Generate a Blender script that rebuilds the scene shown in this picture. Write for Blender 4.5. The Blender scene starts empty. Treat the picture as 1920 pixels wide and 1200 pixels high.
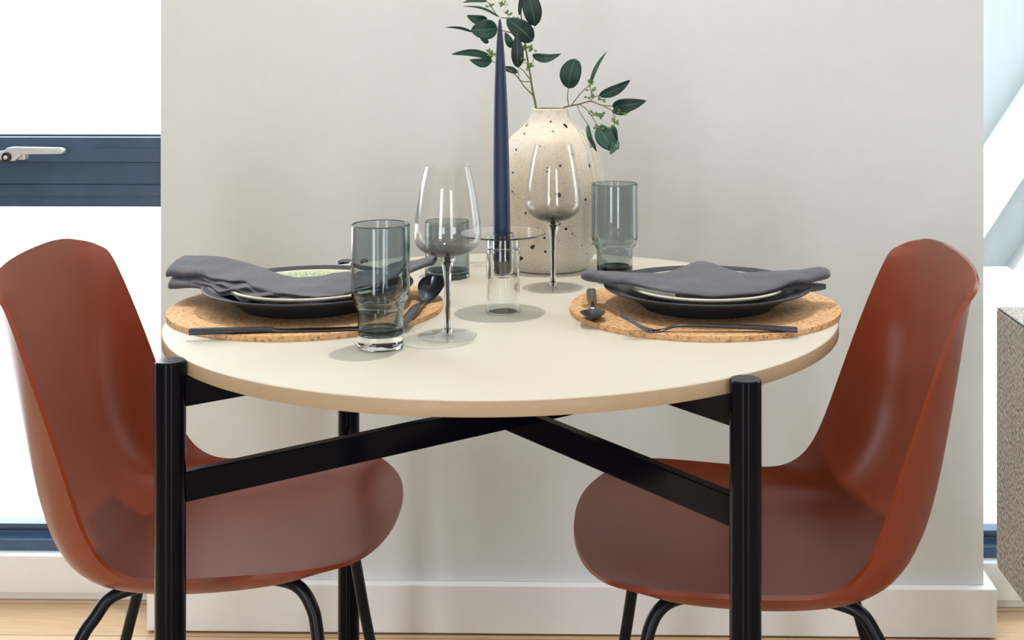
import bpy, bmesh, math, random
from mathutils import Vector, Matrix, noise as mnoise

random.seed(7)
scene = bpy.context.scene
COL = scene.collection

# ------------------------------------------------------------------ camera, world, lights, exposure
F, CX, V0, EYE = 2454.3, 1125.5, 57.65, 1.1317      # focal length and principal point in 1920x1200 pixels, eye height
YAW = 0.0189
RX, RY = math.cos(YAW), math.sin(YAW)

cam_data = bpy.data.cameras.new('camera')
cam = bpy.data.objects.new('camera', cam_data)
COL.objects.link(cam)
cam.location = (0, 0, EYE)
cam.rotation_euler = (math.pi / 2, 0, YAW)
cam_data.sensor_fit = 'HORIZONTAL'
cam_data.sensor_width = 36.0
cam_data.lens = F / 1920 * 36.0
cam_data.shift_x = -(CX - 960) / 1920
cam_data.shift_y = (V0 - 600) / 1920
cam_data.clip_start = 0.05
scene.camera = cam

scene.view_settings.view_transform = 'Standard'
scene.view_settings.look = 'None'
scene.view_settings.gamma = 1.0
scene.view_settings.use_curve_mapping = False
scene.view_settings.exposure = -0.1
scene.cycles.transparent_max_bounces = 40
scene.cycles.max_bounces = 14
scene.cycles.transmission_bounces = 12
scene.cycles.caustics_reflective = False
scene.cycles.caustics_refractive = False
scene.cycles.sample_clamp_indirect = 6.0
scene.cycles.use_denoising = True

world = bpy.data.worlds.new('daylight')
scene.world = world
world.use_nodes = True
wb = world.node_tree.nodes['Background']
wb.inputs['Color'].default_value = (0.90, 0.96, 1.0, 1)
wb.inputs['Strength'].default_value = 6.5


def W(X, Z, z):
    """camera-aligned ground coordinates (X right, Z away) to the world"""
    return Vector((X * RX - Z * RY, X * RY + Z * RX, z))


def lamp(name, kind, loc, energy, color, size=None, rot=(0, 0, 0), **kw):
    d = bpy.data.lights.new(name, kind)
    d.energy = energy
    d.color = color
    for k, v in kw.items():
        setattr(d, k, v)
    if size is not None:
        if kind == 'AREA':
            d.size = size
        else:
            d.shadow_soft_size = size
    o = bpy.data.objects.new(name, d)
    COL.objects.link(o)
    o.location = loc
    o.rotation_euler = rot
    return o


CEIL = 2.6
WARM = (1.0, 0.955, 0.88)
lamp('ceiling_spot_over_table', 'SPOT', W(-0.07, 1.92, CEIL - 0.04), 72, WARM, 0.03, spot_size=2.3, spot_blend=0.6)
lamp('ceiling_spot_front_a', 'SPOT', W(-1.05, 0.3, CEIL - 0.04), 12, WARM, 0.03, spot_size=2.4, spot_blend=0.6)
lamp('ceiling_spot_front_b', 'SPOT', W(0.95, 0.3, CEIL - 0.04), 12, WARM, 0.03, spot_size=2.4, spot_blend=0.6)
for nm_, x_, e_ in (('front_fill_panel_a', -1.35, 50), ('front_fill_panel_b', 1.35, 39)):      # tall fill lights added behind the camera; wall_front has no windows
    lamp(nm_, 'AREA', (x_, -2.22, 1.03), e_, (0.95, 0.975, 1.0), 0.7, rot=(math.pi / 2, 0, 0), shape='RECTANGLE', size_y=2.0)


# ------------------------------------------------------------------ small helpers
def lin(r, g, b):
    def c(v):
        v /= 255.0
        return v / 12.92 if v <= 0.04045 else ((v + 0.055) / 1.055) ** 2.4
    return (c(r), c(g), c(b), 1.0)


class NT:
    def __init__(self, name):
        self.m = bpy.data.materials.new(name)
        self.m.use_nodes = True
        self.t = self.m.node_tree
        self.t.nodes.clear()
        self.out = self.n('ShaderNodeOutputMaterial')

    def n(self, typ, **kw):
        nd = self.t.nodes.new(typ)
        for k, v in kw.items():
            setattr(nd, k, v)
        return nd

    def l(self, a, b):
        self.t.links.new(a, b)

    def coord(self, kind='Object', scale=(1, 1, 1), rot=(0, 0, 0)):
        tc = self.n('ShaderNodeTexCoord')
        mp = self.n('ShaderNodeMapping')
        mp.inputs['Scale'].default_value = scale
        mp.inputs['Rotation'].default_value = rot
        self.l(tc.outputs[kind], mp.inputs['Vector'])
        return mp.outputs['Vector']

    def noise(self, vec, scale, detail=3, rough=0.5):
        nd = self.n('ShaderNodeTexNoise')
        nd.inputs['Scale'].default_value = scale
        nd.inputs['Detail'].default_value = detail
        nd.inputs['Roughness'].default_value = rough
        self.l(vec, nd.inputs['Vector'])
        return nd.outputs['Fac']

    def ramp(self, fac, stops, interp='LINEAR'):
        r = self.n('ShaderNodeValToRGB')
        r.color_ramp.interpolation = interp
        els = r.color_ramp.elements
        while len(els) < len(stops):
            els.new(0.5)
        for e, (p, c) in zip(els, stops):
            e.position = p
            e.color = c
        self.l(fac, r.inputs['Fac'])
        return r.outputs['Color']

    def bsdf(self, color=None, rough=0.5, spec=0.5, metal=0.0, colsock=None, **kw):
        b = self.n('ShaderNodeBsdfPrincipled')
        if color is not None:
            b.inputs['Base Color'].default_value = color
        if colsock is not None:
            self.l(colsock, b.inputs['Base Color'])
        b.inputs['Roughness'].default_value = rough
        b.inputs['Specular IOR Level'].default_value = spec
        b.inputs['Metallic'].default_value = metal
        for k, v in kw.items():
            b.inputs[k.replace('_', ' ')].default_value = v
        self.l(b.outputs['BSDF'], self.out.inputs['Surface'])
        return b

    def bump(self, b, fac, strength, dist=0.001):
        bp = self.n('ShaderNodeBump')
        bp.inputs['Strength'].default_value = strength
        bp.inputs['Distance'].default_value = dist
        self.l(fac, bp.inputs['Height'])
        self.l(bp.outputs['Normal'], b.inputs['Normal'])


def plain(name, color, rough=0.5, spec=0.5, metal=0.0, nscale=60, var=0.06, bump=0.0, **kw):
    t = NT(name)
    v = t.coord()
    f = t.noise(v, nscale, 4)
    lo = tuple(c * (1 - var) for c in color[:3]) + (1,)
    hi = tuple(min(1, c * (1 + var)) for c in color[:3]) + (1,)
    b = t.bsdf(rough=rough, spec=spec, metal=metal, colsock=t.ramp(f, [(0.3, lo), (0.7, hi)]), **kw)
    if bump:
        t.bump(b, f, bump)
    return t.m


def thin_glass(name, tint, edge, power=2.0, ior=1.45, zgrad=None, gloss=(1, 1, 1, 1)):
    """thin-walled glass: tinted straight-through transmission, more absorption at grazing angles, Fresnel reflection"""
    t = NT(name)
    lw = t.n('ShaderNodeLayerWeight')
    lw.inputs['Blend'].default_value = 0.5
    pw = t.n('ShaderNodeMath', operation='POWER')
    t.l(lw.outputs['Facing'], pw.inputs[0])
    pw.inputs[1].default_value = power
    if zgrad:
        v = t.coord('Object')
        sp = t.n('ShaderNodeSeparateXYZ')
        t.l(v, sp.inputs[0])
        mr = t.n('ShaderNodeMapRange')
        mr.inputs['From Min'].default_value = zgrad[0]
        mr.inputs['From Max'].default_value = zgrad[1]
        t.l(sp.outputs['Z'], mr.inputs['Value'])
        csock = t.ramp(mr.outputs['Result'], [(0.0, zgrad[2]), (0.45, zgrad[3]), (1.0, tint)])
    else:
        csock = None
    mx = t.n('ShaderNodeMix', data_type='RGBA', blend_type='MULTIPLY')
    mx.clamp_factor = True
    t.l(pw.outputs[0], mx.inputs['Factor'])
    if csock:
        t.l(csock, mx.inputs['A'])
    else:
        mx.inputs['A'].default_value = tint
    mx.inputs['B'].default_value = edge
    tr = t.n('ShaderNodeBsdfTransparent')
    t.l(mx.outputs['Result'], tr.inputs['Color'])
    gl = t.n('ShaderNodeBsdfGlossy')
    gl.inputs['Roughness'].default_value = 0.02
    gl.inputs['Color'].default_value = gloss
    f5 = t.n('ShaderNodeMath', operation='POWER')
    t.l(lw.outputs['Facing'], f5.inputs[0])
    f5.inputs[1].default_value = 5.0
    fr = t.n('ShaderNodeMath', operation='MULTIPLY_ADD')
    t.l(f5.outputs[0], fr.inputs[0])
    r0 = ((ior - 1) / (ior + 1)) ** 2
    fr.inputs[1].default_value = 0.8 - r0
    fr.inputs[2].default_value = r0
    ms = t.n('ShaderNodeMixShader')
    t.l(fr.outputs[0], ms.inputs[0])
    t.l(tr.outputs[0], ms.inputs[1])
    t.l(gl.outputs[0], ms.inputs[2])
    t.l(ms.outputs[0], t.out.inputs['Surface'])
    return t.m


def solid_glass(name, color, ior=1.45, rough=0.0):
    t = NT(name)
    g = t.n('ShaderNodeBsdfGlass')
    g.inputs['Color'].default_value = color
    g.inputs['IOR'].default_value = ior
    g.inputs['Roughness'].default_value = rough
    t.l(g.outputs[0], t.out.inputs['Surface'])
    return t.m


def link(name, me, mat=None, parent=None, smooth=True):
    o = bpy.data.objects.new(name, me)
    COL.objects.link(o)
    if mat:
        me.materials.append(mat)
    if parent:
        o.parent = parent
    if smooth:
        for p in me.polygons:
            p.use_smooth = True
    return o


def from_bm(name, bm, mat=None, parent=None, smooth=True):
    bmesh.ops.recalc_face_normals(bm, faces=bm.faces)
    me = bpy.data.meshes.new(name)
    bm.to_mesh(me)
    bm.free()
    return link(name, me, mat, parent, smooth)


def sharp(o, deg=35):
    m = o.modifiers.new('edges', 'EDGE_SPLIT')
    m.split_angle = math.radians(deg)
    return o


def bevel(o, w, seg=3, deg=40):
    m = o.modifiers.new('bevel', 'BEVEL')
    m.width = w
    m.segments = seg
    m.limit_method = 'ANGLE'
    m.angle_limit = math.radians(deg)
    return o


def subsurf(o, n=2):
    m = o.modifiers.new('subdivision', 'SUBSURF')
    m.levels = n
    m.render_levels = n
    return o


def thick(o, t, off=0.0):
    m = o.modifiers.new('thickness', 'SOLIDIFY')
    m.thickness = t
    m.offset = off
    return o


def bm_box(bm, lo, hi):
    x0, y0, z0 = lo
    x1, y1, z1 = hi
    vs = [bm.verts.new(p) for p in ((x0, y0, z0), (x1, y0, z0), (x1, y1, z0), (x0, y1, z0),
                                    (x0, y0, z1), (x1, y0, z1), (x1, y1, z1), (x0, y1, z1))]
    for f in ((0, 3, 2, 1), (4, 5, 6, 7), (0, 1, 5, 4), (1, 2, 6, 5), (2, 3, 7, 6), (3, 0, 4, 7)):
        bm.faces.new([vs[i] for i in f])
    return vs


def box(name, lo, hi, mat, parent=None):
    bm = bmesh.new()
    bm_box(bm, lo, hi)
    return from_bm(name, bm, mat, parent, smooth=False)


def lathe(name, prof, mat, parent=None, seg=72, closed=False, step=None):
    """prof: (r, z) points; r = 0 closes on the axis"""
    if step:
        src = list(prof) + ([prof[0]] if closed else [])
        dn = []
        for (r0, z0), (r1, z1) in zip(src, src[1:]):
            L_ = math.hypot(r1 - r0, z1 - z0)
            ks = [0.0]
            if L_ > step:                                          # support rings close to both ends keep the shading flat between them
                e_ = step * 0.25 / L_
                ks += [e_] + [i / math.ceil(L_ / step) for i in range(1, math.ceil(L_ / step))] + [1 - e_]
            dn += [(r0 + (r1 - r0) * k_, z0 + (z1 - z0) * k_) for k_ in ks]
        prof = dn if closed else dn + [src[-1]]
    bm = bmesh.new()
    rings = []
    for r, z in prof:
        if r < 1e-6:
            rings.append([bm.verts.new((0, 0, z))])
        else:
            rings.append([bm.verts.new((r * math.cos(2 * math.pi * k / seg), r * math.sin(2 * math.pi * k / seg), z))
                          for k in range(seg)])
    pairs = list(zip(rings, rings[1:]))
    if closed:
        pairs.append((rings[-1], rings[0]))
    for a, b in pairs:
        for k in range(seg):
            k2 = (k + 1) % seg
            if len(a) == 1 and len(b) == 1:
                continue
            if len(a) == 1:
                bm.faces.new((a[0], b[k2], b[k]))
            elif len(b) == 1:
                bm.faces.new((a[k], a[k2], b[0]))
            else:
                bm.faces.new((a[k], a[k2], b[k2], b[k]))
    return from_bm(name, bm, mat, parent)


def catmull(P, n):
    out = []
    m = len(P)
    for i in range(m - 1):
        p0, p1, p2, p3 = P[max(i - 1, 0)], P[i], P[i + 1], P[min(i + 2, m - 1)]
        for k in range(n):
            t = k / n
            out.append(tuple(.5 * ((2 * b) + (-a + c) * t + (2 * a - 5 * b + 4 * c - d) * t * t + (-a + 3 * b - 3 * c + d) * t ** 3)
                             for a, b, c, d in zip(p0, p1, p2, p3)))
    out.append(tuple(P[-1]))
    return out


def bm_tube(bm, pts, rad, seg=16, cap=True):
    """tube along pts; rad a number or one per point"""
    pts = [Vector(p) for p in pts]
    n = len(pts)
    rs = rad if isinstance(rad, (list, tuple)) else [rad] * n
    up = None
    rings = []
    for i, p in enumerate(pts):
        d = (pts[min(i + 1, n - 1)] - pts[max(i - 1, 0)]).normalized()
        if up is None:
            up = Vector((0, 0, 1)) if abs(d.z) < 0.9 else Vector((1, 0, 0))
        a = d.cross(up)
        if a.length < 1e-5:
            a = d.orthogonal()
        a.normalize()
        b = a.cross(d).normalized()
        up = b
        rings.append([bm.verts.new(p + (a * math.cos(2 * math.pi * k / seg) + b * math.sin(2 * math.pi * k / seg)) * rs[i])
                      for k in range(seg)])
    for A, B in zip(rings, rings[1:]):
        for k in range(seg):
            bm.faces.new((A[k], A[(k + 1) % seg], B[(k + 1) % seg], B[k]))
    if cap:
        bm.faces.new(rings[0][::-1])
        bm.faces.new(rings[-1])


def tube(name, pts, rad, mat, parent=None, seg=16):
    bm = bmesh.new()
    bm_tube(bm, pts, rad, seg)
    return from_bm(name, bm, mat, parent)


def tag(o, label, cat, group=None):
    o['label'] = label
    o['category'] = cat
    if group:
        o['group'] = group
    return o


def struct(o):
    o['kind'] = 'structure'
    return o


def empty(name, loc, rz=0.0):
    o = bpy.data.objects.new(name, None)
    o.empty_display_size = 0.05
    COL.objects.link(o)
    o.location = loc
    o.rotation_euler = (0, 0, rz)
    return o


def on_plane(u, v, z):
    """point on the horizontal plane at height z seen at photo pixel (u, v)"""
    Z = F * (EYE - z) / (v - V0)
    return (u - CX) * Z / F, Z


TOP = 0.75

# ------------------------------------------------------------------ materials
M = {}
M['wall'] = plain('painted_wall', lin(220, 224, 225), 0.75, 0.25, nscale=40, var=0.012, bump=0.05)
M['white'] = plain('white_paint', lin(238, 240, 242), 0.5, 0.4, nscale=30, var=0.012)
M['ceiling'] = plain('ceiling_paint', lin(235, 235, 232), 0.8, 0.2, var=0.01)
M['top'] = plain('cream_laminate', lin(212, 206, 193), 0.42, 0.4, nscale=120, var=0.012)
M['edge'] = plain('tan_edge_banding', lin(186, 164, 134), 0.45, 0.4, nscale=120, var=0.02)
M['steel'] = plain('black_lacquered_steel', lin(5, 8, 20), 0.12, 0.16, nscale=200, var=0.1, bump=0.02)
M['chair'] = plain('terracotta_plastic', lin(135, 57, 30), 0.33, 0.6, nscale=900, var=0.03, bump=0.04)
M['chairleg'] = plain('black_powder_coat', lin(12, 17, 28), 0.35, 0.3, nscale=300, var=0.1)
M['frame'] = plain('blue_grey_aluminium', lin(64, 89, 118), 0.35, 0.5, nscale=25, var=0.08)
M['handle'] = plain('brushed_silver', lin(214, 218, 222), 0.3, 0.5, metal=0.3, nscale=80, var=0.05)
M['dark'] = plain('black_plastic', lin(14, 15, 18), 0.4, 0.5, var=0.1)
M['plate'] = plain('charcoal_stoneware', lin(44, 46, 56), 0.48, 0.45, nscale=250, var=0.15, bump=0.05)
M['cutlery'] = plain('gunmetal_cutlery', lin(78, 82, 92), 0.26, 0.5, metal=0.9, nscale=200, var=0.1)
M['candle'] = plain('slate_blue_wax', lin(40, 57, 88), 0.45, 0.4, nscale=90, var=0.12, bump=0.05, Subsurface_Weight=0.08)
M['wick'] = plain('waxed_wick', lin(232, 228, 212), 0.7, 0.3, var=0.05)
M['stem'] = plain('eucalyptus_stem', lin(120, 116, 82), 0.6, 0.3, nscale=150, var=0.25)
M['bud'] = plain('eucalyptus_bud', lin(112, 140, 84), 0.5, 0.4, nscale=120, var=0.3)

t = NT('oak_planks')
v = t.coord('Object')
br = t.n('ShaderNodeTexBrick')
br.offset = 0.37
br.inputs['Scale'].default_value = 1.0
br.inputs['Mortar Size'].default_value = 0.0012
br.inputs['Brick Width'].default_value = 1.35
br.inputs['Row Height'].default_value = 0.135
br.inputs['Color1'].default_value = lin(218, 188, 152)
br.inputs['Color2'].default_value = lin(206, 173, 136)
br.inputs['Mortar'].default_value = lin(120, 90, 66)
t.l(v, br.inputs['Vector'])
v2 = t.coord('Object', (3, 60, 1))
g = t.noise(v2, 4, 5)
gr = t.ramp(g, [(0.3, (0.82, 0.78, 0.72, 1)), (0.7, (1, 1, 1, 1))])
mx = t.n('ShaderNodeMix', data_type='RGBA', blend_type='MULTIPLY')
mx.inputs['Factor'].default_value = 1.0
t.l(br.outputs['Color'], mx.inputs['A'])
t.l(gr, mx.inputs['B'])
b = t.bsdf(rough=0.24, spec=0.6, colsock=mx.outputs['Result'])
t.bump(b, br.outputs['Fac'], -0.2, 0.002)
M['floor'] = t.m

t = NT('cork')
v = t.coord('Object', (1, 1, 1))
f1 = t.noise(v, 170, 6, 0.65)
f2 = t.noise(t.coord('Object', (1, 0.35, 1), (0, 0, 0.5)), 120, 3)
f3 = t.noise(v, 9, 2)
c1 = t.ramp(f1, [(0.34, lin(158, 110, 68)), (0.45, lin(222, 174, 126)), (0.62, lin(236, 196, 152))])
c2 = t.ramp(f2, [(0.25, lin(64, 38, 20)), (0.30, (1, 1, 1, 1))])
c3 = t.ramp(f3, [(0.3, (0.86, 0.84, 0.82, 1)), (0.7, (1, 1, 1, 1))])
m1 = t.n('ShaderNodeMix', data_type='RGBA', blend_type='MULTIPLY')
m1.inputs['Factor'].default_value = 1
t.l(c1, m1.inputs['A']); t.l(c2, m1.inputs['B'])
m2 = t.n('ShaderNodeMix', data_type='RGBA', blend_type='MULTIPLY')
m2.inputs['Factor'].default_value = 1
t.l(m1.outputs['Result'], m2.inputs['A']); t.l(c3, m2.inputs['B'])
b = t.bsdf(rough=0.75, spec=0.25, colsock=m2.outputs['Result'])
t.bump(b, f1, 0.5, 0.0015)
M['cork'] = t.m

t = NT('celadon_glaze')          # pale green crackled well, cream rim
v = t.coord('Object')
vo = t.n('ShaderNodeTexVoronoi', feature='DISTANCE_TO_EDGE')
vo.inputs['Scale'].default_value = 160
t.l(v, vo.inputs['Vector'])
ck = t.ramp(vo.outputs['Distance'], [(0.0, lin(150, 165, 130)), (0.12, lin(196, 208, 172))])
sp = t.n('ShaderNodeSeparateXYZ'); t.l(v, sp.inputs[0])
ln = t.n('ShaderNodeVectorMath', operation='LENGTH')
mp = t.n('ShaderNodeMapping'); mp.inputs['Scale'].default_value = (1, 1, 0)
t.l(v, mp.inputs['Vector']); t.l(mp.outputs[0], ln.inputs[0])
mask = t.ramp(ln.outputs['Value'], [(0.097, (0, 0, 0, 1)), (0.103, (1, 1, 1, 1))])
mm = t.n('ShaderNodeMix', data_type='RGBA')
t.l(mask, mm.inputs['Factor']); t.l(ck, mm.inputs['A'])
mm.inputs['B'].default_value = lin(226, 220, 200)
t.bsdf(rough=0.25, spec=0.5, colsock=mm.outputs['Result'])
M['celadon'] = t.m

t = NT('grey_linen')
v = t.coord('UV', (150, 260, 1))
wv = t.n('ShaderNodeTexWave'); wv.inputs['Scale'].default_value = 1.0; wv.inputs['Distortion'].default_value = 1.2
t.l(v, wv.inputs['Vector'])
vn = t.coord('Object')
f = t.noise(t.coord('Object', (1, 3, 1)), 420, 4, 0.7)
fb = t.noise(vn, 14, 3)
c = t.ramp(f, [(0.3, lin(60, 60, 70)), (0.7, lin(108, 107, 114))])
cb = t.ramp(fb, [(0.3, (0.88, 0.88, 0.9, 1)), (0.7, (1, 1, 1, 1))])
mm = t.n('ShaderNodeMix', data_type='RGBA', blend_type='MULTIPLY'); mm.inputs['Factor'].default_value = 1
t.l(c, mm.inputs['A']); t.l(cb, mm.inputs['B'])
b = t.bsdf(rough=0.9, spec=0.15, colsock=mm.outputs['Result'], Sheen_Weight=0.25)
t.bump(b, f, 0.35, 0.0006)
M['linen'] = t.m

t = NT('tweed')
v = t.coord('Object')
f1 = t.noise(t.coord('Object', (1.0, 1.0, 0.35)), 420, 2, 0.6)
f2 = t.noise(t.coord('Object', (1, 1, 0.05)), 160, 2)
c = t.ramp(f1, [(0.36, lin(112, 108, 105)), (0.5, lin(190, 186, 180)), (0.64, lin(240, 236, 231))])
c2 = t.ramp(f2, [(0.3, (0.86, 0.86, 0.86, 1)), (0.7, (1.08, 1.08, 1.08, 1))])
mm = t.n('ShaderNodeMix', data_type='RGBA', blend_type='MULTIPLY'); mm.inputs['Factor'].default_value = 1
t.l(c, mm.inputs['A']); t.l(c2, mm.inputs['B'])
b = t.bsdf(rough=0.95, spec=0.1, colsock=mm.outputs['Result'])
t.bump(b, f1, 0.6, 0.002)
M['tweed'] = t.m

t = NT('speckled_glaze')
v = t.coord('Object')
f1 = t.noise(v, 480, 2, 0.6)
f2 = t.noise(v, 9, 3)
a1 = t.ramp(f1, [(0.33, lin(190, 172, 148)), (0.42, lin(238, 233, 224))])
a2 = t.ramp(f2, [(0.35, lin(232, 222, 205)), (0.62, lin(246, 243, 238))])
mm = t.n('ShaderNodeMix', data_type='RGBA', blend_type='MULTIPLY'); mm.inputs['Factor'].default_value = 0.85
t.l(a2, mm.inputs['A']); t.l(a1, mm.inputs['B'])
b = t.bsdf(rough=0.5, spec=0.35, colsock=mm.outputs['Result'])
t.bump(b, f1, 0.1, 0.0005)
M['vase'] = t.m
M['claybase'] = plain('dark_bare_clay', lin(58, 50, 44), 0.7, 0.3, var=0.1)
M['speck'] = plain('black_glaze_drops', lin(22, 20, 20), 0.35, 0.5, var=0.1)

t = NT('eucalyptus_leaf')
v = t.coord('UV')
sp = t.n('ShaderNodeSeparateXYZ'); t.l(v, sp.inputs[0])
ab = t.n('ShaderNodeMath', operation='ABSOLUTE')
sb = t.n('ShaderNodeMath', operation='SUBTRACT'); sb.inputs[1].default_value = 0.5
t.l(sp.outputs['Y'], sb.inputs[0]); t.l(sb.outputs[0], ab.inputs[0])
rib = t.ramp(ab.outputs[0], [(0.0, lin(104, 132, 104)), (0.018, lin(46, 76, 60)), (0.04, (0, 0, 0, 1))])
vein_in = t.n('ShaderNodeMath', operation='MULTIPLY_ADD')          # side veins run at a slant from the midrib
t.l(ab.outputs[0], vein_in.inputs[0]); vein_in.inputs[1].default_value = -0.9
t.l(sp.outputs['X'], vein_in.inputs[2])
vs_ = t.n('ShaderNodeMath', operation='SINE')
vm = t.n('ShaderNodeMath', operation='MULTIPLY'); vm.inputs[1].default_value = 60
t.l(vein_in.outputs[0], vm.inputs[0]); t.l(vm.outputs[0], vs_.inputs[0])
vein = t.ramp(vs_.outputs[0], [(0.93, (0, 0, 0, 1)), (1.0, lin(38, 62, 50))])
oi = t.n('ShaderNodeObjectInfo')
basec = t.ramp(oi.outputs['Random'], [(0.0, lin(12, 44, 38)), (0.55, lin(20, 64, 52)), (1.0, lin(52, 94, 68))])
f = t.noise(t.coord('Object'), 60, 3)
vv = t.ramp(f, [(0.3, (0.75, 0.78, 0.75, 1)), (0.7, (1.1, 1.1, 1.1, 1))])
mm = t.n('ShaderNodeMix', data_type='RGBA', blend_type='MULTIPLY'); mm.inputs['Factor'].default_value = 1
t.l(basec, mm.inputs['A']); t.l(vv, mm.inputs['B'])
ad = t.n('ShaderNodeMix', data_type='RGBA', blend_type='ADD'); ad.inputs['Factor'].default_value = 0.7
t.l(mm.outputs['Result'], ad.inputs['A']); t.l(rib, ad.inputs['B'])
ad2 = t.n('ShaderNodeMix', data_type='RGBA', blend_type='ADD'); ad2.inputs['Factor'].default_value = 0.5
t.l(ad.outputs['Result'], ad2.inputs['A']); t.l(vein, ad2.inputs['B'])
b = t.bsdf(rough=0.42, spec=0.45, colsock=ad2.outputs['Result'])
M['leaf'] = t.m

M['smoke'] = solid_glass('smoked_glass', (0.79, 0.83, 0.835, 1))
M['smokebase'] = solid_glass('smoked_glass_floor', (0.45, 0.50, 0.50, 1))
M['clear'] = thin_glass('clear_thin_glass', (0.992, 0.992, 0.99, 1), (0.82, 0.84, 0.86, 1), 5.0)
M['winebowl'] = thin_glass('smoke_faded_glass', (0.99, 0.99, 0.985, 1), (0.72, 0.74, 0.77, 1), 5.0,
                           zgrad=(0.0985, 0.121, (0.10, 0.095, 0.092, 1), (0.70, 0.69, 0.68, 1)))
M['crystal'] = solid_glass('solid_clear_glass', (0.98, 0.99, 0.99, 1))
M['holder'] = solid_glass('clear_holder_glass', (0.985, 0.99, 0.99, 1))
M['core'] = plain('black_glass_core', lin(14, 13, 14), 0.1, 0.5, var=0.1)
M['pane'] = thin_glass('window_glass', (0.97, 0.985, 0.985, 1), (0.8, 0.85, 0.85, 1), 4.0, ior=1.3)

# ------------------------------------------------------------------ room shell
WY = 2.4645                      # front face of the wall between the windows
PX0, PX1 = -0.8797, 0.6712       # its two ends
GY = 2.60                        # front of the window frames
RMX = 3.0
fl = struct(box('floor', (-RMX - 0.1, -2.4, -0.05), (RMX + 0.1, 2.80, 0.0), M['floor']))
struct(box('ceiling', (-RMX - 0.1, -2.4, CEIL), (RMX + 0.1, 2.80, CEIL + 0.08), M['ceiling']))
struct(box('wall_back', (PX0, WY, 0), (PX1, 2.80, CEIL), M['wall']))
M['room'] = plain('taupe_paint', lin(130, 130, 132), 0.8, 0.2, var=0.02)
struct(box('wall_left', (-RMX - 0.1, -2.4, 0), (-RMX, 2.80, CEIL), M['room']))
struct(box('wall_right', (RMX, -2.4, 0), (RMX + 0.1, 2.80, CEIL), M['room']))
struct(box('wall_front', (-RMX, -2.4, 0), (RMX, -2.3, CEIL), M['room']))
bt = 0.02
bm = bmesh.new()
bm_box(bm, (PX0 - bt, WY - bt, 0.003), (PX1 + bt, WY, 0.094))
bm_box(bm, (PX0 - bt, WY, 0.003), (PX0, 2.575, 0.094))
bm_box(bm, (PX1, WY, 0.003), (PX1 + bt, 2.575, 0.094))
struct(bevel(from_bm('baseboard_back', bm, M['white'], smooth=False), 0.0025, 2))
for n, x0, x1 in ((1, -RMX, PX0 - bt), (2, PX1 + bt, RMX)):
    bm = bmesh.new()
    bm_box(bm, (x0, 2.575, 0.016), (x1, 2.70, 0.090))
    bm_box(bm, (x0, 2.583, 0.0), (x1, 2.70, 0.016))
    struct(bevel(from_bm('trim_%d' % n, bm, M['white'], smooth=False), 0.002, 2))


def profile_bar(name, x0, x1, prof, mat, parent=None):
    """horizontal bar with a stepped (y, z) cross-section"""
    bm = bmesh.new()
    a = [bm.verts.new((x0, y, z)) for y, z in prof]
    b_ = [bm.verts.new((x1, y, z)) for y, z in prof]
    n = len(prof)
    for i in range(n):
        bm.faces.new((a[i], a[(i + 1) % n], b_[(i + 1) % n], b_[i]))
    bm.faces.new(a[::-1]); bm.faces.new(b_)
    return bevel(from_bm(name, bm, mat, parent, smooth=False), 0.0012, 2)


def wz(v, y=2.625):
    return EYE - (v - V0) * y / F


bottom_prof = [(2.66, 0.090), (GY, 0.090), (GY, 0.112), (GY + 0.022, 0.113), (GY + 0.022, 0.122), (GY + 0.028, 0.122),
               (GY + 0.028, 0.127), (GY + 0.022, 0.127), (GY + 0.022, 0.136), (2.66, 0.136)]
# left window: fixed light below, opening sash above a deep transom
w1 = struct(profile_bar('window_1', -RMX, PX0, bottom_prof, M['frame']))
zt = [wz(v) for v in (253, 256.5, 276, 302.5, 345, 367, 387.5)]
mid = [(2.66, zt[6]), (GY + 0.004, zt[6]), (GY + 0.004, zt[5] - 0.001), (GY + 0.001, zt[5] - 0.001), (GY + 0.001, zt[5] + 0.001),
       (GY, zt[5] + 0.001), (GY, zt[4] - 0.001), (GY + 0.004, zt[4] - 0.001), (GY + 0.004, zt[4] + 0.001), (GY, zt[4] + 0.001),
       (GY, zt[3] - 0.0015), (GY + 0.008, zt[3] - 0.0015), (GY + 0.008, zt[3]), (GY - 0.012, zt[3]),
       (GY - 0.012, zt[2] - 0.0008), (GY - 0.009, zt[2]), (GY - 0.009, zt[1]), (GY + 0.02, zt[1]), (GY + 0.02, zt[0]), (2.66, zt[0])]
profile_bar('transom', -RMX, PX0, mid, M['frame'], w1)
box('jamb', (-RMX, GY, 0.136), (-RMX + 0.06, 2.66, CEIL), M['frame'], w1)
box('pane', (-RMX + 0.05, 2.64, 0.130), (PX0, 2.646, zt[6] + 0.01), M['pane'], w1)
box('pane', (-RMX + 0.05, 2.64, zt[0] - 0.01), (PX0, 2.646, CEIL), M['pane'], w1)
# lever handle on the sash
hy = GY - 0.012
hx = lambda u: (u - CX) * 2.58 / F - 2.58 * RY
hz = lambda v: EYE - (v - V0) * 2.58 / F
hb = bmesh.new()
out = [(12, 302), (5, 297), (3.5, 290), (7, 282), (13, 277), (22, 275.6), (60, 276), (112, 276.8), (118.5, 279), (120.5, 282.5),
       (118, 287), (112, 288.8), (60, 289.5), (42, 290), (36, 293), (31, 298), (26, 302)]
fr = [hb.verts.new((hx(u), hy - 0.030, hz(v_))) for u, v_ in out]
bk = [hb.verts.new((hx(u), hy - 0.016, hz(v_))) for u, v_ in out]
for i in range(len(out)):
    j = (i + 1) % len(out)
    hb.faces.new((fr[i], fr[j], bk[j], bk[i]))
hb.faces.new(fr); hb.faces.new(bk[::-1])
hd = bevel(from_bm('handle', hb, M['handle'], w1, smooth=False), 0.003, 3, 60)
hb = bmesh.new()
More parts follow.
